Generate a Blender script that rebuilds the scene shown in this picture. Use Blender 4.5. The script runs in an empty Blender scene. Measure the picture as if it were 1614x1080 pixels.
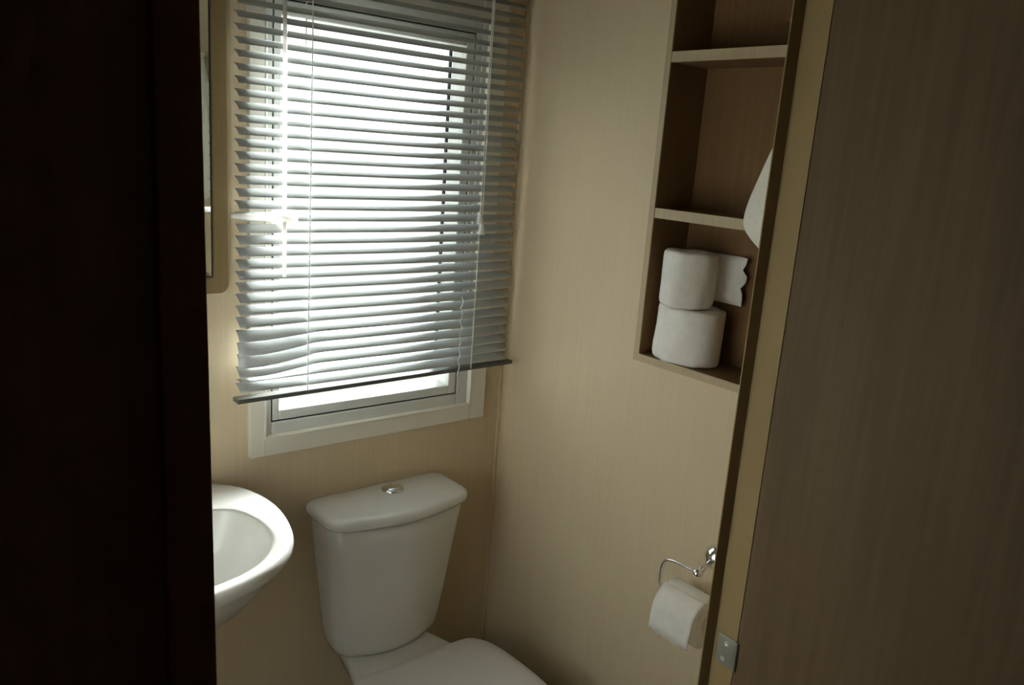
import bpy, bmesh, math, random
from mathutils import Vector, Matrix
random.seed(4)
col = bpy.context.scene.collection
SKY, LOBE, LOBE_K = 2., 900., 60.
CZ = 1.52                                   # eye height above the floor

# ------------------------------------------------------------------ materials
def new_mat(name):
    m = bpy.data.materials.new(name); m.use_nodes = True
    nt = m.node_tree; b = nt.nodes['Principled BSDF']
    return m, nt, b
def plain(name, c, rough=.5, metal=0., coat=0., spec=.5, bump=None):
    m, nt, b = new_mat(name)
    b.inputs['Roughness'].default_value = rough
    b.inputs['Metallic'].default_value = metal
    b.inputs['Coat Weight'].default_value = coat
    b.inputs['Specular IOR Level'].default_value = spec
    tc = nt.nodes.new('ShaderNodeTexCoord'); n = nt.nodes.new('ShaderNodeTexNoise')
    n.inputs['Scale'].default_value = 9 if not bump else bump[0]
    nt.links.new(tc.outputs['Object'], n.inputs['Vector'])
    r = nt.nodes.new('ShaderNodeValToRGB')
    r.color_ramp.elements[0].position = .3; r.color_ramp.elements[1].position = .7
    r.color_ramp.elements[0].color = (c[0]*.94, c[1]*.94, c[2]*.94, 1)
    r.color_ramp.elements[1].color = (*c, 1)
    nt.links.new(n.outputs['Fac'], r.inputs['Fac']); nt.links.new(r.outputs['Color'], b.inputs['Base Color'])
    if bump:
        bp = nt.nodes.new('ShaderNodeBump'); bp.inputs['Strength'].default_value = bump[1]; bp.inputs['Distance'].default_value = .002
        nt.links.new(n.outputs['Fac'], bp.inputs['Height']); nt.links.new(bp.outputs['Normal'], b.inputs['Normal'])
    return m
def wood(name, c1, c2, sc=(60, 60, 2.2), rough=.5, cross=.25, bump=.15, big=.35, spec=.4):
    """laminate with a vertical grain: fine stretched noise, broad figure and short cross ticks"""
    m, nt, b = new_mat(name)
    L = nt.links.new
    tc = nt.nodes.new('ShaderNodeTexCoord')
    def noise(scale3, scale=1., detail=4, dist=0.):
        mp = nt.nodes.new('ShaderNodeMapping'); mp.inputs['Scale'].default_value = scale3
        n = nt.nodes.new('ShaderNodeTexNoise'); n.inputs['Scale'].default_value = scale
        n.inputs['Detail'].default_value = detail; n.inputs['Distortion'].default_value = dist
        L(tc.outputs['Object'], mp.inputs['Vector']); L(mp.outputs['Vector'], n.inputs['Vector'])
        return n.outputs['Fac']
    fine = noise(sc, 2.2, 5, .3); broad = noise((7, 7, .8), 1.3, 3, 1.2); tick = noise((26, 26, 90), 1., 3)
    def math_(op, a, bb):
        n = nt.nodes.new('ShaderNodeMath'); n.operation = op
        for i, v in enumerate((a, bb)):
            if isinstance(v, (int, float)): n.inputs[i].default_value = v
            else: L(v, n.inputs[i])
        return n.outputs[0]
    f = math_('ADD', math_('MULTIPLY', fine, 1-big-cross*.5), math_('ADD', math_('MULTIPLY', broad, big), math_('MULTIPLY', tick, cross*.5)))
    r = nt.nodes.new('ShaderNodeValToRGB')
    r.color_ramp.elements[0].position = .36; r.color_ramp.elements[1].position = .64
    r.color_ramp.elements[0].color = (*c2, 1); r.color_ramp.elements[1].color = (*c1, 1)
    L(f, r.inputs['Fac']); L(r.outputs['Color'], b.inputs['Base Color'])
    b.inputs['Roughness'].default_value = rough; b.inputs['Specular IOR Level'].default_value = spec
    bp = nt.nodes.new('ShaderNodeBump'); bp.inputs['Strength'].default_value = bump; bp.inputs['Distance'].default_value = .001
    L(f, bp.inputs['Height']); L(bp.outputs['Normal'], b.inputs['Normal'])
    return m
M = {}
M['wall'] = wood('beige wood effect wall laminate', (.62, .505, .342), (.58, .468, .315), sc=(90, 90, 1.5), rough=.5, cross=.1, bump=.05, spec=.22)
M['white_wall'] = plain('glossy white wall board', (.84, .85, .84), .3)
M['dark_panel'] = wood('dark brown hallway panelling', (.40, .27, .18), (.32, .21, .14), rough=.6, spec=.2)
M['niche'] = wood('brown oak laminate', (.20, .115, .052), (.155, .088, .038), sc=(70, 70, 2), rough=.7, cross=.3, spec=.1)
M['edge'] = wood('pale oak edging', (.44, .345, .215), (.38, .295, .18), sc=(70, 70, 2), rough=.5, cross=.1)
M['door'] = wood('door oak laminate', (.185, .121, .066), (.138, .090, .048), sc=(48, 48, 2.2), rough=.55, cross=.22, bump=.25, big=.42, spec=.1)
M['frame'] = plain('tan door lining', (.36, .25, .115), .6, spec=.15)
M['frame_dark'] = wood('dark door casing', (.34, .20, .10), (.27, .155, .08), rough=.5)
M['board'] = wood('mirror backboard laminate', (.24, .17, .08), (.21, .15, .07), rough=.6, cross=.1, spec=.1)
M['ceramic'] = plain('white ceramic', (.70, .695, .65), .16, coat=.3)
M['seat'] = plain('white plastic seat', (.70, .69, .66), .3)
M['upvc'] = plain('white window plastic', (.62, .62, .58), .3)
M['trim'] = plain('cream window trim', (.78, .74, .64), .4)
M['gasket'] = plain('black rubber gasket', (.012, .012, .014), .6)
M['rail'] = plain('dark grey blind rail', (.09, .09, .08), .35)
M['chrome'] = plain('polished chrome', (.85, .86, .88), .08, metal=1.)
M['steel'] = plain('brushed steel', (.42, .40, .32), .38, metal=.7)
M['screw'] = plain('bright screw metal', (.75, .72, .62), .3, metal=.6)
M['paper'] = plain('soft white tissue', (.84, .81, .74), .95, spec=.1, bump=(70, .5))
M['towel'] = plain('white terry towel', (.83, .80, .70), .95, spec=.1, bump=(260, .9))
M['cord'] = plain('white cord', (.8, .8, .76), .6)
M['vinyl'] = plain('grey brown floor vinyl', (.10, .07, .045), .45)
M['ceiling'] = plain('brownish ceiling board', (.36, .31, .23), .6)
def slat_mat():
    m, nt, b = new_mat('cream white slat enamel')
    tc = nt.nodes.new('ShaderNodeTexCoord'); n = nt.nodes.new('ShaderNodeTexNoise'); n.inputs['Scale'].default_value = 5
    r = nt.nodes.new('ShaderNodeValToRGB'); r.color_ramp.elements[0].color = (.48, .50, .49, 1); r.color_ramp.elements[1].color = (.54, .56, .55, 1)
    nt.links.new(tc.outputs['Object'], n.inputs['Vector']); nt.links.new(n.outputs['Fac'], r.inputs['Fac']); nt.links.new(r.outputs['Color'], b.inputs['Base Color'])
    b.inputs['Roughness'].default_value = .28; b.inputs['Specular IOR Level'].default_value = .6
    t = nt.nodes.new('ShaderNodeBsdfTranslucent'); t.inputs['Color'].default_value = (.8, .82, .8, 1)
    mx = nt.nodes.new('ShaderNodeMixShader'); mx.inputs[0].default_value = .05
    out = nt.nodes['Material Output']
    nt.links.new(b.outputs[0], mx.inputs[1]); nt.links.new(t.outputs[0], mx.inputs[2]); nt.links.new(mx.outputs[0], out.inputs[0])
    return m
M['slat'] = slat_mat()
def glass_mat():
    m, nt, b = new_mat('clear window glass'); nt.nodes.remove(b)
    tr = nt.nodes.new('ShaderNodeBsdfTransparent'); tr.inputs['Color'].default_value = (.93, .96, .95, 1)
    gl = nt.nodes.new('ShaderNodeBsdfGlossy'); gl.inputs['Roughness'].default_value = .02
    fr = nt.nodes.new('ShaderNodeFresnel'); fr.inputs['IOR'].default_value = 1.45
    mx = nt.nodes.new('ShaderNodeMixShader')
    ge = nt.nodes.new('ShaderNodeNewGeometry'); sb = nt.nodes.new('ShaderNodeMath'); sb.operation = 'SUBTRACT'; sb.inputs[0].default_value = 1.; sb.use_clamp = True
    mu = nt.nodes.new('ShaderNodeMath'); mu.operation = 'MULTIPLY'
    nt.links.new(ge.outputs['Backfacing'], sb.inputs[1]); nt.links.new(sb.outputs[0], mu.inputs[0]); nt.links.new(fr.outputs[0], mu.inputs[1])
    nt.links.new(mu.outputs[0], mx.inputs[0]); nt.links.new(tr.outputs[0], mx.inputs[1]); nt.links.new(gl.outputs[0], mx.inputs[2])
    nt.links.new(mx.outputs[0], nt.nodes['Material Output'].inputs[0])
    return m
M['glass'] = glass_mat()
def milky():
    m, nt, b = new_mat('milky white handle plastic')
    b.inputs['Base Color'].default_value = (.9, .89, .86, 1); b.inputs['Roughness'].default_value = .3
    t = nt.nodes.new('ShaderNodeBsdfTranslucent'); t.inputs['Color'].default_value = (.95, .93, .9, 1)
    mx = nt.nodes.new('ShaderNodeMixShader'); mx.inputs[0].default_value = .45
    nt.links.new(b.outputs[0], mx.inputs[1]); nt.links.new(t.outputs[0], mx.inputs[2]); nt.links.new(mx.outputs[0], nt.nodes['Material Output'].inputs[0])
    return m
M['milky'] = milky()
M['mirror'] = plain('silvered mirror', (.80, .86, .80), .03, metal=1.)

# ------------------------------------------------------------------ mesh helpers
ROOT = {}
def W(x, y, z): return Vector((x, y, z + CZ))
def obj(name, bm, mat, parent=None, smooth=False, bevel=0., sub=0, label=None):
    """link a bmesh given in world space as ONE mesh, kept relative to its top-level thing"""
    me = bpy.data.meshes.new(name)
    off = ROOT.get(parent.name, Vector()) if parent else Vector()
    o = bpy.data.objects.new(name, me)
    if parent is None:
        vs = [v.co for v in bm.verts]
        off = Vector(((min(v.x for v in vs)+max(v.x for v in vs))/2, (min(v.y for v in vs)+max(v.y for v in vs))/2, min(v.z for v in vs)))
        o.location = off
    bmesh.ops.translate(bm, verts=bm.verts, vec=-off)
    bmesh.ops.recalc_face_normals(bm, faces=bm.faces)
    for f in bm.faces: f.smooth = smooth
    bm.to_mesh(me); bm.free()
    me.materials.append(mat)
    col.objects.link(o)
    if parent: o.parent = parent
    ROOT[o.name] = off
    if bevel:
        b = o.modifiers.new('bevel', 'BEVEL'); b.width = bevel; b.segments = 3; b.limit_method = 'ANGLE'
    if sub:
        s = o.modifiers.new('sub', 'SUBSURF'); s.levels = sub; s.render_levels = sub
    if label: o['label'] = label
    return o
def thing(name, loc, label=None, cat=None, group=None, kind=None):
    o = bpy.data.objects.new(name, None); o.empty_display_size = .05
    o.location = loc; col.objects.link(o); ROOT[o.name] = Vector(loc)
    tag(o, label, cat, group, kind); return o
def tag(o, label=None, cat=None, group=None, kind=None):
    for k, v in (('label', label), ('category', cat), ('group', group), ('kind', kind)):
        if v: o[k] = v
    return o
def struct(name, bm, mat, label=None, **k):
    return tag(obj(name, bm, mat, **k), label, None, None, 'structure')
def box(bm, x0, x1, y0, y1, z0, z1, T=None):
    """box from camera-height-relative z; returns its verts"""
    r = bmesh.ops.create_cube(bm, size=1)
    mt = Matrix.Translation(W((x0+x1)/2, (y0+y1)/2, (z0+z1)/2)) @ Matrix.Diagonal((abs(x1-x0), abs(y1-y0), abs(z1-z0), 1))
    if T: mt = T @ mt
    bmesh.ops.transform(bm, matrix=mt, verts=r['verts'])
    return r['verts']
def B(*boxes):
    bm = bmesh.new()
    for b in boxes: box(bm, *b)
    return bm
def loft(bm, rings, cap0=True, cap1=True):
    vr = [[bm.verts.new(p) for p in r] for r in rings]
    n = len(rings[0])
    for a, b in zip(vr, vr[1:]):
        for i in range(n): bm.faces.new((a[i], a[(i+1) % n], b[(i+1) % n], b[i]))
    if cap0: bm.faces.new(vr[0])
    if cap1: bm.faces.new(vr[-1][::-1])
    return vr
def tube(bm, pts, r, seg=10, closed=False):
    """round bar along points; r a number or a list"""
    pts = [Vector(p) for p in pts]; n = len(pts)
    rr = r if isinstance(r, (list, tuple)) else [r]*n
    rings = []; prev = None
    for i, p in enumerate(pts):
        d = (pts[min(i+1, n-1)] - pts[max(i-1, 0)]).normalized()
        a = Vector((0, 0, 1)) if abs(d.z) < .9 else Vector((1, 0, 0))
        if prev is not None:
            u = (prev - d*prev.dot(d)).normalized()
        else: u = d.cross(a).normalized()
        v = d.cross(u); prev = u
        rings.append([p + (u*math.cos(t) + v*math.sin(t))*rr[i] for t in [2*math.pi*k/seg for k in range(seg)]])
    loft(bm, rings)
def lathe(bm, c, axis, prof, seg=32):
    """prof = list of (distance along axis, radius)"""
    axis = Vector(axis).normalized()
    a = Vector((0, 0, 1)) if abs(axis.z) < .9 else Vector((1, 0, 0))
    u = axis.cross(a).normalized(); v = axis.cross(u)
    c = Vector(c)
    loft(bm, [[c + axis*h + (u*math.cos(t)+v*math.sin(t))*max(r, 1e-5) for t in [2*math.pi*k/seg for k in range(seg)]] for h, r in prof])
def catmull(P, n=8, closed=False):
    out = []; N = len(P)
    rng = N if closed else N-1
    for i in range(rng):
        p = [P[(i+k) % N] if closed else P[min(max(i+k, 0), N-1)] for k in (-1, 0, 1, 2)]
        p = [Vector(q) for q in p]
        for k in range(n):
            t = k/n
            out.append(.5*((2*p[1]) + (p[2]-p[0])*t + (2*p[0]-5*p[1]+4*p[2]-p[3])*t*t + (3*p[1]-p[0]-3*p[2]+p[3])*t**3))
    if not closed: out.append(Vector(P[-1]))
    return out

# ------------------------------------------------------------------ the room
XL = -1.25; YF = -.930; YO = -.960; FL = -CZ; CE = .46
# window opening
ox0, ox1, oz0, oz1 = -.606, -.104, -.592, .268
struct('floor', B((-2.3, .9, -2.6, .058, FL-.04, FL)), M['vinyl'])
struct('ceiling', B((-2.3, .9, -2.6, .058, CE, CE+.04)), M['ceiling'])
struct('wall_back', B((-2.3, ox0, 0, .058, FL, CE), (ox1, .9, 0, .058, FL, CE), (ox0, ox1, 0, .058, FL, oz0), (ox0, ox1, 0, .058, oz1, CE)), M['wall'])
ny0, ny1, nz0, nz1 = -.720, -.4215, -.392, .43        # niche opening in the right wall
struct('wall_right', B((0, .02, ny1, 0, FL, CE), (0, .02, YO, ny0, FL, CE), (0, .02, ny0, ny1, FL, nz0), (0, .02, ny0, ny1, nz1, CE)), M['wall'])
struct('wall_left', B((XL-.03, XL, YF, 0, FL, CE)), M['white_wall'])
# partition with the doorway the camera looks through
DX0, DX1, DZ = -1.035, -.360, .42
struct('wall_front', B((-2.3, DX0-.020, YO, YF, FL, CE), (DX1+.014, .9, YO, YF, FL, CE), (DX0-.020, DX1+.014, YO, YF, DZ, CE)), M['wall'])
struct('wall_hallway_front', B((-2.3, -1.0692, YO-.004, YO-.0002, FL, CE)), M['dark_panel'])
struct('wall_hallway_left', B((-2.33, -2.3, -2.6, YO, FL, CE)), M['dark_panel'])
struct('wall_hallway_right', B((.9, .93, -2.6, YO, FL, CE)), M['dark_panel'])
struct('wall_hallway_rear', B((-2.3, .9, -2.63, -2.6, FL, CE)), M['dark_panel'])
# door lining: left jamb with casing, right rebated jamb with stop
bm = B((-1.0413-.012, -1.0413, YO-.012, YF, FL, DZ), (-1.0690, -1.0413-.010, YO-.012, YO, FL, DZ+.03))
for v in bm.verts:                          # the left jamb is a touch out of plumb
    if v.co.x > -1.06: v.co.x += (.076-(v.co.z-CZ))*.0113
struct('trim_1', bm, M['frame_dark'], bevel=.0015)
bm = B((DX1, DX1+.014, -.9708, YF, FL, DZ))
loft(bm, [[W(-.3750, YF, z), W(-.3750, -.9316, z), W(DX1+.001, -.9372, z), W(DX1+.001, YF, z)] for z in (FL, DZ)])
struct('trim_2', bm, M['frame'])
struct('trim_3', B((DX0, DX1, YO, YF, DZ-.012, DZ)), M['frame_dark'])
struct('trim_4', B((-.0065, 0, -.0065, 0, FL, CE)), M['wall'])     # slim bead down the corner

# door opened towards the hallway
door = thing('door_1', W(DX1, -.9712, FL), 'oak effect door standing open into the hallway', None, None, 'structure')
TD = Matrix.Translation(W(DX1, -.9712, 0)) @ Matrix.Rotation(math.radians(0.5), 4, 'Z') @ Matrix.Translation(-W(DX1, -.9712, 0))
bm = bmesh.new(); box(bm, DX1+.0005, DX1+.036, -.9712-.64, -.9712, FL+.008, DZ-.016, TD)
obj('door_panel', bm, M['door'], door, bevel=.0012)
bm = bmesh.new()
box(bm, DX1-.0018, DX1+.0002, -.9695, -.9430, -.6460, -.6035)
lathe(bm, W(DX1-.001, -.9722, -.646), (0, 0, 1), [(0, .0028), (.0425, .0028)], 14)
hinge = obj('hinge', bm, M['steel'], door, bevel=.0006, label='small steel hinge leaf')
for y, z in ((-.9575, -.6135), (-.9545, -.6360)):
    bm = bmesh.new()
    lathe(bm, W(DX1-.0018, y, z), (-1, 0, 0), [(0, .0040), (.0008, .0038), (.0011, .0030), (.0004, .0012), (.0002, .0006)], 18)
    obj('screw', bm, M['screw'], hinge, smooth=True)

# ------------------------------------------------------------------ window
win = thing('window_1', W(-.355, 0, oz0), 'white plastic casement window behind the blind', None, None, 'structure')
def ringframe(bm, o, i, y0, y1):
    """rectangular frame between outer rect o and inner rect i (x0,x1,z0,z1)"""
    box(bm, o[0], i[0], y0, y1, o[2], o[3]); box(bm, i[1], o[1], y0, y1, o[2], o[3])
    box(bm, i[0], i[1], y0, y1, o[2], i[2]); box(bm, i[0], i[1], y0, y1, i[3], o[3])
bm = bmesh.new(); ringframe(bm, (-.637, -.0585, -.632, .312), (-.606, -.104, -.592, .268), -.014, 0)
box(bm, -.6085, -.6045, -.017, -.002, -.594, .270); box(bm, -.1065, -.1015, -.017, -.002, -.594, .270)
box(bm, -.6085, -.1015, -.017, -.002, -.5955, -.5905)
obj('trim', bm, M['trim'], win, bevel=.0025)
bm = bmesh.new(); ringframe(bm, (-.606, -.104, -.592, .268), (-.5895, -.136, -.566, .239), -.004, .058)
obj('window_frame', bm, M['upvc'], win, bevel=.003)
bm = bmesh.new(); ringframe(bm, (-.5895, -.136, -.566, .239), (-.5865, -.139, -.563, .236), .0, .05)
obj('gasket', bm, M['gasket'], win)
bm = bmesh.new(); ringframe(bm, (-.5865, -.139, -.563, .236), (-.572, -.160, -.5425, .209), -.003, .050)
obj('sash', bm, M['upvc'], win, bevel=.002)
obj('gasket', B((-.1655, -.1598, .050, .056, -.522, .209)), M['gasket'], win)
obj('pane', B((-.573, -.159, .006, .010, -.5435, .210)), M['glass'], win)
# lever handle that sticks through the blind
bm = bmesh.new()
box(bm, -.590, -.568, -.012, 0, -.185, -.125)
tube(bm, [W(-.579, -.008, -.155), W(-.579, -.066, -.153)], .006, 12)
tube(bm, [W(-.571, -.068, -.1515), W(-.60, -.070, -.150), W(-.66, -.0705, -.1475), W(-.692, -.0705, -.1455)], [.0085, .0065, .0052, .0048], 12)
obj('handle', bm, M['milky'], win, smooth=True, label='white lever handle poking out between the slats')

# ------------------------------------------------------------------ venetian blind
YB = -.045
blind = thing('venetian_blind', W(-.355, YB, -.50), 'cream white venetian blind hanging in front of the window, its lower left slats bent', 'blind')
SLAT_W, PITCH, TILT = .0272, .0215, math.radians(29)
def slat_bm(z0, k, n):
    bm = bmesh.new()
    xl = -.6725; xr = -.0460 + .012*k/n
    sag = [0]*0
    NX = 26; NC = 6; th = .0007
    top = []; bot = []
    for i in range(NX+1):
        x = xl + (xr-xl)*i/NX
        dz = 0; tl = TILT
        bend = BEND.get(k)
        if bend:                            # left tail past the ladder hangs loose
            t = max(0, (-.515 - x)/.16); s = min(1, t*1.6)
            dz = bend[0]*s; tl = TILT + bend[1]*s
        rt, rb = [], []
        for j in range(NC+1):
            u = j/NC - .5
            cam = .0022*(1-4*u*u)
            y = u*SLAT_W; zz = cam
            yy = y*math.cos(tl) - zz*math.sin(tl); z2 = y*math.sin(tl) + zz*math.cos(tl)
            rt.append(bm.verts.new(W(x, YB+yy, z0+dz+z2+th/2))); rb.append(bm.verts.new(W(x, YB+yy, z0+dz+z2-th/2)))
        top.append(rt); bot.append(rb)
    for i in range(NX):
        for j in range(NC):
            bm.faces.new((top[i][j], top[i+1][j], top[i+1][j+1], top[i][j+1]))
            bm.faces.new((bot[i][j], bot[i][j+1], bot[i+1][j+1], bot[i+1][j]))
        for j in (0, NC): bm.faces.new((top[i][j], top[i+1][j], bot[i+1][j], bot[i][j]))
    for i in (0, NX):
        for j in range(NC): bm.faces.new((top[i][j], top[i][j+1], bot[i][j+1], bot[i][j]))
    return bm
ztop, NS = .302, 37
BEND = {30: (-.002, .1), 31: (-.006, .30), 32: (-.011, .60), 33: (-.013, .85), 34: (-.012, .2), 35: (-.007, -.5)}
for k in range(NS):
    z = ztop - PITCH*k
    jit = random.uniform(-.0006, .0006)
    obj('slat', slat_bm(z+jit, k, NS), M['slat'], blind, smooth=True)
obj('headrail', B((-.678, -.040, YB-.018, YB+.018, .322, .348)), M['rail'], blind, bevel=.002)
bm = bmesh.new(); box(bm, -.678, -.0170, YB-.013, YB+.013, -.0045, .0045)
for v in bm.verts: v.co.z += -.4955 + (v.co.x+.678)/.66*.008
obj('bottom_rail', bm, M['rail'], blind, bevel=.002, label='dark grey bottom rail')
for x in (-.538, -.139):
    bm = bmesh.new()
    for dy in (-.0135, .0135):
        tube(bm, [W(x, YB+dy, .33), W(x, YB+dy, -.49)], .0011, 6)
    for k in range(NS):                      # rungs under each slat
        z = ztop - PITCH*k - .0016
        tube(bm, [W(x, YB-.0125, z-.0052), W(x, YB+.0125, z+.0052)], .0006, 5)
    obj('ladder_cord', bm, M['cord'], blind)
bm = bmesh.new(); tube(bm, [W(-.5960, -.070, .325), W(-.5945, -.070, .0), W(-.5935, -.070, -.258)], .0036, 10)
obj('tilt_wand', bm, M['milky'], blind, smooth=True, label='slim milky white tilt wand')
cords = []
for xe, ze, xs in ((-.1445, -.148, -.146), (-.1385, -.172, -.141)):
    bm = bmesh.new(); tube(bm, [W(xs, -.066, .325), W((xs+xe)/2, -.066, .1), W(xe, -.066, ze+.012)], .0009, 6)
    c = obj('pull_cord', bm, M['cord'], blind)
    bm = bmesh.new(); lathe(bm, W(xe, -.066, ze+.014), (0, 0, -1), [(0, .0025), (.004, .0045), (.021, .0078), (.025, .0070), (.0255, .001)], 16)
    obj('tassel', bm, M['cord'], c, smooth=True)
# twisted slack lift cord low on the right
bm = bmesh.new()
pts = [W(-.178 + .0022*math.sin(i*1.3), -.064 + .0022*math.cos(i*1.3), -.32 - i*.0062) for i in range(30)]
tube(bm, pts, .0011, 6)
obj('lift_cord', bm, M['cord'], blind)

# ------------------------------------------------------------------ mirror
mr = thing('wall_mirror', W(-.905, 0, -.2945), 'tall mirror with beige backboard on the wall above the basin', 'mirror')
def rrect(x0, x1, z0, z1, r, y, n=6):
    out = []
    for cx, cz, a0 in ((x1-r, z0+r, -90), (x1-r, z1-r, 0), (x0+r, z1-r, 90), (x0+r, z0+r, 180)):
        for i in range(n+1):
            a = math.radians(a0 + 90*i/n); out.append(W(cx+r*math.cos(a), y, cz+r*math.sin(a)))
    return out
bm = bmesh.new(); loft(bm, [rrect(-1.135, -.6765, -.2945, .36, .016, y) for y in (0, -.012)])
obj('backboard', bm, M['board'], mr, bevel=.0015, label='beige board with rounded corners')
bm = bmesh.new(); loft(bm, [rrect(-1.103, -.708, -.262, .33, .002, -.0125, 2), rrect(-1.103, -.708, -.262, .33, .002, -.0135, 2), rrect(-1.087, -.724, -.246, .314, .001, -.0168, 2)])
obj('mirror_glass', bm, M['mirror'], mr)
bm = bmesh.new(); ringframe(bm, (-1.105, -.706, -.2645, .332), (-1.103, -.708, -.262, .33), -.0145, -.0121)
obj('edge_strip', bm, M['gasket'], mr)

# ------------------------------------------------------------------ basin
bas = thing('wash_basin', W(-.90, -.02, -.86), 'white ceramic wash basin on the back wall, half hidden by the dark door frame', 'basin')
half_out = [(-.90, -.004), (-.79, -.004), (-.722, -.022), (-.682, -.060), (-.660, -.110), (-.651, -.170), (-.657, -.240), (-.675, -.305), (-.705, -.352), (-.748, -.389), (-.805, -.413), (-.86, -.425)]
half_in = [(-.90, -.130), (-.80, -.130), (-.755, -.138), (-.722, -.160), (-.706, -.205), (-.702, -.260), (-.713, -.305), (-.747, -.350), (-.795, -.379), (-.86, -.393)]
def sym(h, f):
    h = h + [(-.90, f)]
    return h + [(-1.80-x, y) for x, y in h[-2:0:-1]]
def polar(P, c, n=72):
    D = catmull([(x, y, 0) for x, y in P], 10, True)
    out = []
    for k in range(n):
        a = 2*math.pi*k/n; d = Vector((math.cos(a), math.sin(a)))
        best = 0
        for i in range(len(D)):
            p = D[i].xy - Vector(c); q = D[(i+1) % len(D)].xy - Vector(c)
            e = q-p; den = d.x*e.y - d.y*e.x
            if abs(den) < 1e-9: continue
            t = (p.x*e.y - p.y*e.x)/den; s = (p.x*d.y - p.y*d.x)/den
            if t > 0 and -1e-6 <= s <= 1+1e-6: best = max(best, t)
        out.append(best)
    return out
BC = (-.90, -.26)
ro = polar(sym(half_out, -.428), BC); ri = polar(sym(half_in, -.396), BC)
def bring(rad, z, s=1., off=0., ty=0.):
    n = len(rad)
    pts = []
    for k in range(n):
        a = 2*math.pi*k/n; r = rad[k]*s + off
        x, y = BC[0]+r*math.cos(a), BC[1]+ty+r*math.sin(a)
        pts.append(W(x, min(y, -.0005), z))
    return pts
bm = bmesh.new()
loft(bm, [bring(ro, -.885, .22, 0, .10), bring(ro, -.855, .33, 0, .075), bring(ro, -.810, .51, 0, .035), bring(ro, -.758, .71, 0, .012), bring(ro, -.710, .875), bring(ro, -.688, .945), bring(ro, -.678, 1., -.001),
          bring(ro, -.668, 1., 0), bring(ro, -.663, 1., -.0015), bring(ro, -.660, 1., -.005), bring(ro, -.6590, 1., -.011), bring(ri, -.6615, 1., .006), bring(ri, -.6630, 1., .0015), bring(ri, -.6665, 1., -.0015), bring(ri, -.688, .955), bring(ri, -.725, .85), bring(ri, -.757, .68), bring(ri, -.775, .42), bring(ri, -.780, .12)])
obj('basin_bowl', bm, M['ceramic'], bas, smooth=True)
bm = bmesh.new()
lathe(bm, W(-.90, -.070, -.6585), (0, 0, 1), [(-.004, .022), (.004, .021), (.008, .016), (.07, .016), (.078, .012)], 24)
tube(bm, [W(-.90, -.075, -.612), W(-.90, -.12, -.600), W(-.90, -.165, -.606), W(-.90, -.172, -.622)], [.011, .010, .009, .009], 14)
tube(bm, [W(-.90, -.070, -.580), W(-.90, -.075, -.560), W(-.90, -.125, -.545)], [.008, .007, .005], 12)
obj('tap', bm, M['chrome'], bas, smooth=True)
bm = bmesh.new(); lathe(bm, W(-.90, -.262, -.7801), (0, 0, 1), [(0, .021), (.003, .019), (.0025, .006)], 24)
obj('waste', bm, M['chrome'], bas, smooth=True)
bm = bmesh.new(); tube(bm, [W(-.90, -.17, -.912), W(-.90, -.17, -1.0), W(-.90, -.15, -1.03), W(-.90, -.08, -1.03), W(-.90, .0, -1.03)], .017, 14)
obj('waste_pipe', bm, M['upvc'], bas, smooth=True)

# ------------------------------------------------------------------ toilet
TX = -.345
wc = thing('toilet', W(TX, -.30, FL), 'white close coupled toilet with its lid down under the window', 'toilet')
def dring(cx, yb, yf, hw, z, bow=.02, r=.03, n=10, hwb=None):
    """cistern outline: straight back, rounded corners, bowed front"""
    hwb = hwb if hwb is not None else hw
    pts = []
    # back-right, front-right, front-left, back-left corners
    def arc(cx_, cy_, a0, a1, rr, m=6):
        for i in range(m+1):
            a = math.radians(a0+(a1-a0)*i/m); pts.append((cx_+rr*math.cos(a), cy_+rr*math.sin(a)))
    rb = min(r, .02)
    arc(cx+hwb-rb, yb-rb, 90, 0, rb); arc(cx+hw-r, yf+r, 0, -78, r)
    x1 = pts[-1][0]; y1 = pts[-1][1]
    for i in range(1, n):
        t = i/n; x = x1 + (2*cx-2*x1)*t; u = (x-cx)/(x1-cx); pts.append((x, y1 - bow*(1-u*u)))
    arc(cx-hw+r, yf+r, -102, -180, r); arc(cx-hwb+rb, yb-rb, 180, 90, rb)
    return [W(x, y, z) for x, y in pts]
bm = bmesh.new()
cis = [(-1.106, .108, -.034, -.092), (-1.104, .116, -.028, -.098), (-1.097, .124, -.022, -.104), (-1.082, .130, -.016, -.109), (-1.05, .136, -.014, -.112), (-.98, .144, -.012, -.118), (-.90, .153, -.010, -.125), (-.82, .162, -.010, -.132), (-.776, .166, -.010, -.136)]
loft(bm, [dring(TX, b, f, hw, z, .022, .040) for z, hw, b, f in cis])
obj('cistern', bm, M['ceramic'], wc, smooth=True)
bm = bmesh.new()
lidp = [(-.7755, .168, -.006, -.136), (-.7750, .171, -.003, -.142), (-.770, .1735, -.002, -.146), (-.762, .1745, -.002, -.147), (-.755, .1725, -.003, -.145), (-.7505, .164, -.006, -.139), (-.749, .155, -.012, -.130), (-.747, .10, -.04, -.095), (-.7465, .04, -.06, -.08)]
loft(bm, [dring(TX, b, f, hw, z, .024 if hw > .12 else .004, min(.042, (b-f)*.4)) for z, hw, b, f in lidp])
obj('cistern_lid', bm, M['ceramic'], wc, smooth=True)
bm = bmesh.new()
lathe(bm, W(TX+.012, -.058, -.7475), (0, 0, 1), [(0, .0245), (.005, .0245), (.0080, .0225), (.0080, .0190), (.006, .0182), (.0085, .0165), (.0105, .0110), (.0110, .002)], 36)
obj('flush_button', bm, M['chrome'], wc, smooth=True)
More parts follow.
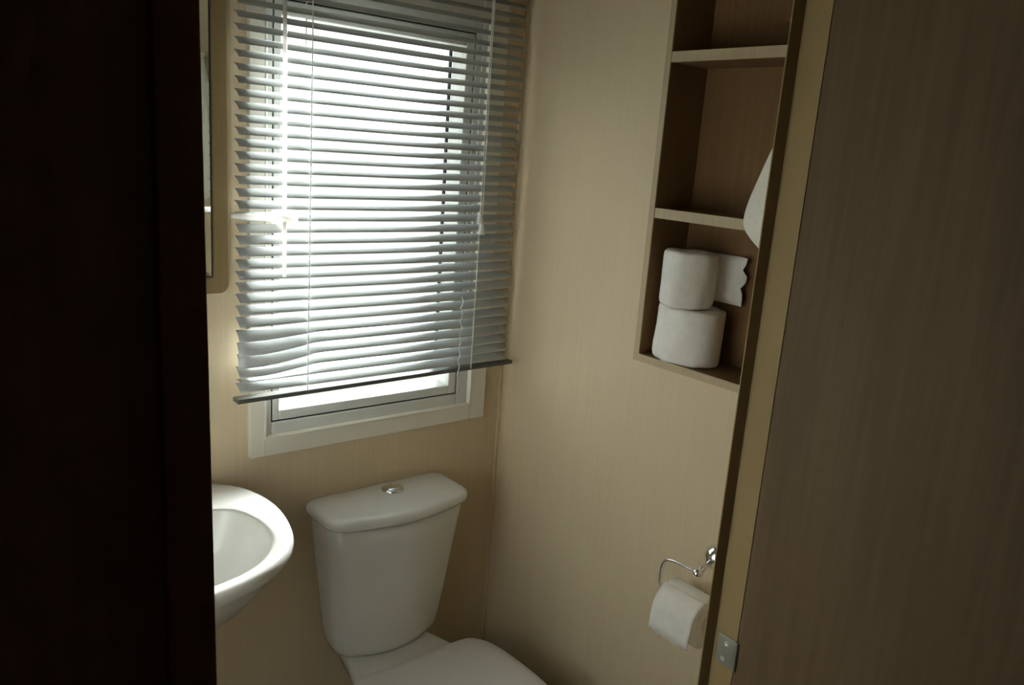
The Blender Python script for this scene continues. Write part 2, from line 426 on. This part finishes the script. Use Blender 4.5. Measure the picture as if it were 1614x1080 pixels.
# pan
def ell(cx, cy, z, rx, ryf, ryb, n=48, e=2.2):
    pts = []
    for k in range(n):
        a = 2*math.pi*k/n; c, s = math.cos(a), math.sin(a)
        rr = (abs(c)**e + abs(s)**e)**(-1/e)
        pts.append(W(cx+rx*rr*c, cy+(ryb if s > 0 else ryf)*rr*s, z))
    return pts
bm = bmesh.new()
loft(bm, [ell(TX, -.33, FL, .11, .20, .19, e=2.6), ell(TX, -.33, FL+.03, .105, .195, .18, e=2.6), ell(TX, -.34, -1.35, .095, .18, .17), ell(TX, -.36, -1.25, .12, .22, .18), ell(TX, -.38, -1.17, .165, .255, .19), ell(TX, -.39, -1.125, .18, .262, .20), ell(TX, -.39, -1.115, .178, .26, .198), ell(TX, -.39, -1.112, .14, .21, .16), ell(TX, -.39, -1.18, .11, .17, .13), ell(TX, -.39, -1.26, .05, .08, .06)])
obj('pan', bm, M['ceramic'], wc, smooth=True)
# shelf of the pan that carries the cistern
bm = bmesh.new()
def deck(z, d): return [W(TX+x, y, z) for x, y in ((.095-d, -.012-d), (.108-d, -.10), (.130-d, -.17), (.150-d, -.24+d), (-.150+d, -.24+d), (-.130+d, -.17), (-.108+d, -.10), (-.095+d, -.012-d))]
loft(bm, [deck(-1.24, .05), deck(-1.16, .01), deck(-1.125, 0), deck(-1.112, .002), deck(-1.106, .010)])
obj('cistern_shelf', bm, M['ceramic'], wc, bevel=.004, smooth=True)
def seat_ring(z, d, kb=-.195):
    P = []
    hw = .186-d; yf = -.645+d; yb = kb-d
    pts = [(TX+.120, yb, 0), (TX+.160-d*.7, yb-.022, 0), (TX+.180-d, yb-.075, 0), (TX+hw, -.38, 0), (TX+.178-d, -.46, 0), (TX+.145-d, -.555, 0), (TX+.080, -.622+d, 0), (TX, yf, 0)]
    pts = [(TX, yb, 0)] + pts
    full = pts + [(2*TX-x, y, 0) for x, y, _ in pts[-2:0:-1]]
    return [W(p[0], p[1], z) for p in catmull(full, 5, True)]
def shr(z, s):
    c = W(TX, -.42, z); return [c + (p-c)*s for p in seat_ring(z, .006)]
bm = bmesh.new(); loft(bm, [seat_ring(-1.111, .006), seat_ring(-1.108, .002), seat_ring(-1.098, .002), seat_ring(-1.095, .005)])
obj('seat', bm, M['seat'], wc, smooth=True)
bm = bmesh.new(); loft(bm, [seat_ring(-1.0935, .004), seat_ring(-1.091, 0), seat_ring(-1.083, 0), seat_ring(-1.0785, .004), shr(-1.0765, .93), shr(-1.0745, .7), shr(-1.0738, .4)])
obj('seat_lid', bm, M['seat'], wc, smooth=True)
for s in (-1, 1):
    bm = bmesh.new(); lathe(bm, W(TX+s*.075-.018, -.190, -1.097), (1, 0, 0), [(0, .007), (.002, .0085), (.034, .0085), (.036, .007)], 18)
    obj('seat_hinge', bm, M['seat'], wc, smooth=True)

# ------------------------------------------------------------------ recessed shelves
ND = .108
sh = thing('recessed_shelf_unit', W(ND/2, -.57, nz0), 'brown oak effect shelf unit recessed into the right wall', 'shelf unit')
yi0, yi1, zi0, zi1 = ny0+.012, ny1-.012, nz0+.014, nz1-.012
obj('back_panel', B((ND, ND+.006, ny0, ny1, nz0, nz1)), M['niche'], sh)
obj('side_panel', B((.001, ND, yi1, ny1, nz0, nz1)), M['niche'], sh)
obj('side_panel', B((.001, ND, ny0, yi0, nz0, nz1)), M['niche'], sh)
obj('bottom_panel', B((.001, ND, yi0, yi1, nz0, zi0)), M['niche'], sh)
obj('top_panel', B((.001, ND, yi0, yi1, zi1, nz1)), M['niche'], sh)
bm = bmesh.new()
box(bm, -.002, .0008, yi1, ny1+.001, nz0-.001, nz1+.001); box(bm, -.002, .0008, ny0-.001, yi0, nz0-.001, nz1+.001)
box(bm, -.002, .0008, yi0, yi1, nz0-.001, zi0); box(bm, -.002, .0008, yi0, yi1, zi1, nz1+.001)
obj('edging', bm, M['edge'], sh, label='pale edging strip around the opening')
for zt, th in ((.200, .019), (-.087, .019)):
    s = obj('shelf', B((.0015, ND-.0005, yi0, yi1, zt-th, zt)), M['niche'], sh)
    obj('edging', B((0, .0013, yi0, yi1, zt-th, zt)), M['edge'], s, label='pale front edge')

# ------------------------------------------------------------------ spare toilet rolls
def roll_bm(cx, cy, z0, h, a, b, core=.020, wob=.0016, seed=0, lean=(0, 0), n=56):
    rnd = random.Random(seed); ph = [rnd.uniform(0, 6.28) for _ in range(6)]
    prof = [(0, .92), (.004, .975), (.012, 1.), (h*.3, 1.005), (h*.6, .995), (h-.012, 1.), (h-.004, .985), (h-.001, .95)]
    bm = bmesh.new(); rings = []
    for dz, s in prof:
        r_ = []
        for k in range(n):
            t = 2*math.pi*k/n
            w = wob*(math.sin(3*t+ph[0]+dz*20)+.6*math.sin(7*t+ph[1]-dz*35)+.4*math.sin(12*t+ph[2]+dz*60))
            r_.append(W(cx+lean[0]*dz+(a*s+w)*math.cos(t), cy+lean[1]*dz+(b*s+w)*math.sin(t), z0+dz+.001*math.sin(5*t+ph[3])*(1 if dz > h*.5 else 0)))
        rings.append(r_)
    q = min(1, core/a)
    for s, dz in ((.6, h-.001), (q, h-.002), (q*.98, .02)):
        rings.append([W(cx+lean[0]*h+a*s*math.cos(2*math.pi*k/n), cy+lean[1]*h+b*s*math.sin(2*math.pi*k/n) if s > q else cy+lean[1]*h+a*s*math.sin(2*math.pi*k/n), z0+dz) for k in range(n)])
    loft(bm, rings)
    return bm
o = obj('toilet_roll', roll_bm(.050, -.512, zi0, .108, .056, .070, wob=.0018, seed=1), M['paper'], None, smooth=True)
tag(o, 'wide squashed white toilet roll on the lowest shelf, under the other roll', 'toilet roll', 'spare toilet rolls in the recessed shelves')
r2 = thing('toilet_roll', W(.042, -.500, zi0+.109), 'slimmer white toilet roll stacked on top, a loose sheet sticking out', 'toilet roll', 'spare toilet rolls in the recessed shelves')
obj('roll', roll_bm(.042, -.500, zi0+.109, .107, .051, .052, wob=.0014, seed=5, lean=(-.02, -.02)), M['paper'], r2, smooth=True)
bm = bmesh.new()
path = catmull([(.090, -.515, 0), (.099, -.545, 0), (.098, -.575, 0), (.092, -.592, 0)], 6)
rows = []
for i, p in enumerate(path):
    c = []
    for j in range(9):
        v = j/8; z = zi0+.120+.093*v
        wv = .0022*math.sin(v*9+i*.5)
        ex = (.004*math.sin(v*14)+.003*math.sin(v*31)) * (i/len(path))
        c.append((p.x+wv, p.y-ex, z))
    rows.append(c)
fr = [[bm.verts.new(W(*q)) for q in r_] for r_ in rows]; bk = [[bm.verts.new(W(q[0]+.0012, q[1]-.0002, q[2])) for q in r_] for r_ in rows]
def sheet(bm, A, Bk):
    n, m = len(A), len(A[0])
    for i in range(n-1):
        for j in range(m-1):
            bm.faces.new((A[i][j], A[i+1][j], A[i+1][j+1], A[i][j+1])); bm.faces.new((Bk[i][j], Bk[i][j+1], Bk[i+1][j+1], Bk[i+1][j]))
        for j in (0, m-1): bm.faces.new((A[i][j], A[i+1][j], Bk[i+1][j], Bk[i][j]))
    for i in (0, n-1):
        for j in range(m-1): bm.faces.new((A[i][j], A[i][j+1], Bk[i][j+1], Bk[i][j]))
sheet(bm, fr, bk)
obj('loose_sheet', bm, M['paper'], r2, smooth=True)

# ------------------------------------------------------------------ towel on a wall hook
hk = obj('towel_hook', (lambda bm: (lathe(bm, W(0, -.792, .20), (-1, 0, 0), [(0, .016), (.003, .016), (.005, .012)], 20),
      tube(bm, [W(-.003, -.792, .20), W(-.030, -.792, .190), W(-.042, -.792, .200), W(-.044, -.792, .215)], [.004, .004, .004, .0055], 10), bm)[-1])(bmesh.new()), M['chrome'], smooth=True)
tag(hk, 'chrome hook on the right wall carrying the white towel', 'hook')
outline_l = [(.208, -.786), (.16, -.771), (.10, -.740), (.047, -.708), (-.020, -.6770), (-.055, -.6630), (-.082, -.6570), (-.100, -.6600), (-.118, -.6780), (-.140, -.708), (-.175, -.745), (-.205, -.780)]
outline_r = [-.798, -.812, -.838, -.856, -.872, -.880, -.884, -.884, -.878, -.866, -.840, -.800]
bm = bmesh.new(); F_, K_ = [], []
L2 = catmull([(z, yl, yr) for (z, yl), yr in zip(outline_l, outline_r)], 3)
for p in L2:
    f_, k_ = [], []
    for j in range(25):
        u = j/24; y = p.y + (p.z-p.y)*u
        amp = .010*min(1, (abs(p.y-p.z))/.12)
        x = -.036 - amp*(math.sin(u*11+p.x*4)+.4*math.sin(u*23+1)) - .004*math.sin(p.x*20)
        if u < .12: x += .006*(1-u/.12)
        e = .0028 if 0 < j < 24 else .0010
        f_.append(bm.verts.new(W(x-e, y, p.x))); k_.append(bm.verts.new(W(x+e, y, p.x)))
    F_.append(f_); K_.append(k_)
sheet(bm, F_, K_)
o = obj('hand_towel', bm, M['towel'], None, smooth=True)
tag(o, 'white hand towel hanging beside the shelves, cut off by the door frame', 'towel')

# ------------------------------------------------------------------ toilet roll holder with its roll
HX = -.060
rh = thing('toilet_roll_holder', W(0, -.672, -.72), 'chrome wire toilet roll holder on the right wall', 'toilet roll holder')
bm = bmesh.new(); lathe(bm, W(0, -.680, -.716), (-1, 0, 0), [(0, .0245), (.004, .0245), (.010, .0215), (.016, .015), (.0195, .0075), (.021, .001)], 36)
obj('wall_plate', bm, M['chrome'], rh, smooth=True)
bm = bmesh.new()
tube(bm, [W(-.018, -.681, -.719), W(HX, -.684, -.729)], [.0055, .005], 14)
bmesh.ops.create_uvsphere(bm, u_segments=20, v_segments=12, radius=.0098, matrix=Matrix.Translation(W(HX, -.6845, -.729)))
obj('arm', bm, M['chrome'], rh, smooth=True)
RZ = -.815
loop = catmull([(HX, -.684, -.729), (HX, -.660, -.7295), (HX, -.632, -.7300), (HX, -.612, -.736), (HX, -.603, -.752), (HX, -.6015, -.780), (HX, -.604, -.788), (HX, -.613, RZ+.0180), (HX, -.630, RZ+.0177), (HX, -.70, RZ+.0177), (HX, -.735, RZ+.0177)], 6)
bm = bmesh.new(); tube(bm, [W(*p) for p in loop], .0028, 10)
obj('wire_loop', bm, M['chrome'], rh, smooth=True)
pr = thing('toilet_roll', W(HX, -.675, RZ-.05), 'white toilet roll hanging on the chrome holder, its loose end down', 'toilet roll')
RR = .0485; R0, R1 = -.628, -.722
bm = bmesh.new(); rings = []
n = 56
for y, r in ((R0, .021), (R0, .035), (R0-.0005, RR-.003), (R0-.003, RR), (-.66, RR-.0003), (-.69, RR-.0008), (R1+.003, RR), (R1+.0005, RR-.003), (R1, .035), (R1, .021), (R1+.03, .0205), (R0-.03, .0205)):
    rings.append([W(HX+r*math.cos(t)*(1+.006*math.sin(3*t)), y, RZ+.0+r*math.sin(t)) for t in [2*math.pi*k/n for k in range(n)]])
vr = loft(bm, rings, False, False)
for i in range(n): bm.faces.new((vr[-1][i], vr[-1][(i+1) % n], vr[0][(i+1) % n], vr[0][i]))
obj('roll', bm, M['paper'], pr, smooth=True)
bm = bmesh.new(); A, K = [], []
for i in range(13):
    y = R0-.001 + (R1-R0+.002)*i/12
    a_, k_ = [], []
    endz = RZ-.036 - .004*math.sin(i/12*3.1) + .003*(i % 3 == 1)
    prof = [(HX-RR*math.cos(math.radians(a))-.0012*math.cos(math.radians(a)), RZ+(RR+.0012)*math.sin(math.radians(a))) for a in range(70, -1, -10)]
    prof += [(HX-RR-.0028, RZ-.010), (HX-RR-.0040, RZ-.022), (HX-RR-.0052-.001*math.sin(i), endz)]
    for x, z in prof:
        a_.append(bm.verts.new(W(x, y, z))); k_.append(bm.verts.new(W(x+.0009, y, z)))
    A.append(a_); K.append(k_)
sheet(bm, A, K)
obj('loose_sheet', bm, M['paper'], pr, smooth=True)

# ------------------------------------------------------------------ light: daylight through the window
w = bpy.data.worlds.new('daylight'); bpy.context.scene.world = w; w.use_nodes = True
nt = w.node_tree; bg = nt.nodes['Background']
tc = nt.nodes.new('ShaderNodeTexCoord'); sp = nt.nodes.new('ShaderNodeSeparateXYZ'); rp = nt.nodes.new('ShaderNodeValToRGB')
nt.links.new(tc.outputs['Generated'], sp.inputs[0])
mr_ = nt.nodes.new('ShaderNodeMapRange'); mr_.inputs['From Min'].default_value = -1; mr_.inputs['From Max'].default_value = 1
nt.links.new(sp.outputs['Z'], mr_.inputs['Value']); nt.links.new(mr_.outputs[0], rp.inputs['Fac'])
e = rp.color_ramp.elements
e[0].position = .0; e[0].color = (.50, .50, .46, 1); e[1].position = 1.; e[1].color = (.80, .90, 1., 1)
x = rp.color_ramp.elements.new(.49); x.color = (.62, .62, .58, 1)
x = rp.color_ramp.elements.new(.53); x.color = (.95, .97, 1., 1)
nt.links.new(rp.outputs['Color'], bg.inputs['Color']); bg.inputs['Strength'].default_value = SKY
# the sun behind thin cloud: a broad soft lobe of the sky, up and to the right outside the window
dt = nt.nodes.new('ShaderNodeVectorMath'); dt.operation = 'DOT_PRODUCT'; dt.inputs[1].default_value = Vector((1.6, 1., .6)).normalized()
nt.links.new(tc.outputs['Generated'], dt.inputs[0])
def wm(op, a, b):
    n = nt.nodes.new('ShaderNodeMath'); n.operation = op
    for i, v in enumerate((a, b)):
        if v is None: continue
        if isinstance(v, (int, float)): n.inputs[i].default_value = v
        else: nt.links.new(v, n.inputs[i])
    return n.outputs[0]
lobe = wm('MULTIPLY', wm('EXPONENT', wm('MULTIPLY', wm('SUBTRACT', dt.outputs['Value'], 1.), LOBE_K), None), LOBE)
bg2 = nt.nodes.new('ShaderNodeBackground'); bg2.inputs['Color'].default_value = (.98, .99, 1., 1); nt.links.new(lobe, bg2.inputs['Strength'])
ad = nt.nodes.new('ShaderNodeAddShader'); nt.links.new(bg.outputs[0], ad.inputs[0]); nt.links.new(bg2.outputs[0], ad.inputs[1])
nt.links.new(ad.outputs[0], nt.nodes['World Output'].inputs[0])
pl = bpy.data.lights.new('window_portal', 'AREA'); pl.shape = 'RECTANGLE'; pl.size = .46; pl.size_y = .82
po = bpy.data.objects.new('window_portal', pl); po.location = W(-.366, .075, -.165); po.rotation_euler = (math.radians(-90), 0, 0)
col.objects.link(po); pl.cycles.is_portal = True

# ------------------------------------------------------------------ camera
yaw, pitch, roll = .6919278105730375, .2303461824190191, .07323130791724743
cy, sy, cp, sp_ = math.cos(yaw), math.sin(yaw), math.cos(pitch), math.sin(pitch)
fwd = Vector((sy*cp, cy*cp, -sp_)); right = Vector((cy, -sy, 0)); up = right.cross(fwd)
r2_ = right*math.cos(roll) + up*math.sin(roll); u2_ = -right*math.sin(roll) + up*math.cos(roll)
cam = bpy.data.cameras.new('camera'); co = bpy.data.objects.new('camera', cam); col.objects.link(co)
cam.sensor_width = 36; cam.lens = 1284.768/1614*36; cam.clip_start = .02
co.matrix_world = Matrix(((r2_.x, u2_.x, -fwd.x, -1.21718649), (r2_.y, u2_.y, -fwd.y, -1.5), (r2_.z, u2_.z, -fwd.z, CZ), (0, 0, 0, 1)))
sc = bpy.context.scene; sc.camera = co
sc.view_settings.view_transform = 'Standard'; sc.view_settings.look = 'None'
sc.view_settings.gamma = 1; sc.view_settings.use_curve_mapping = False; sc.view_settings.exposure = 0
try:
    sc.cycles.max_bounces = 16; sc.cycles.diffuse_bounces = 10; sc.cycles.glossy_bounces = 6; sc.cycles.transparent_max_bounces = 16
except Exception: pass
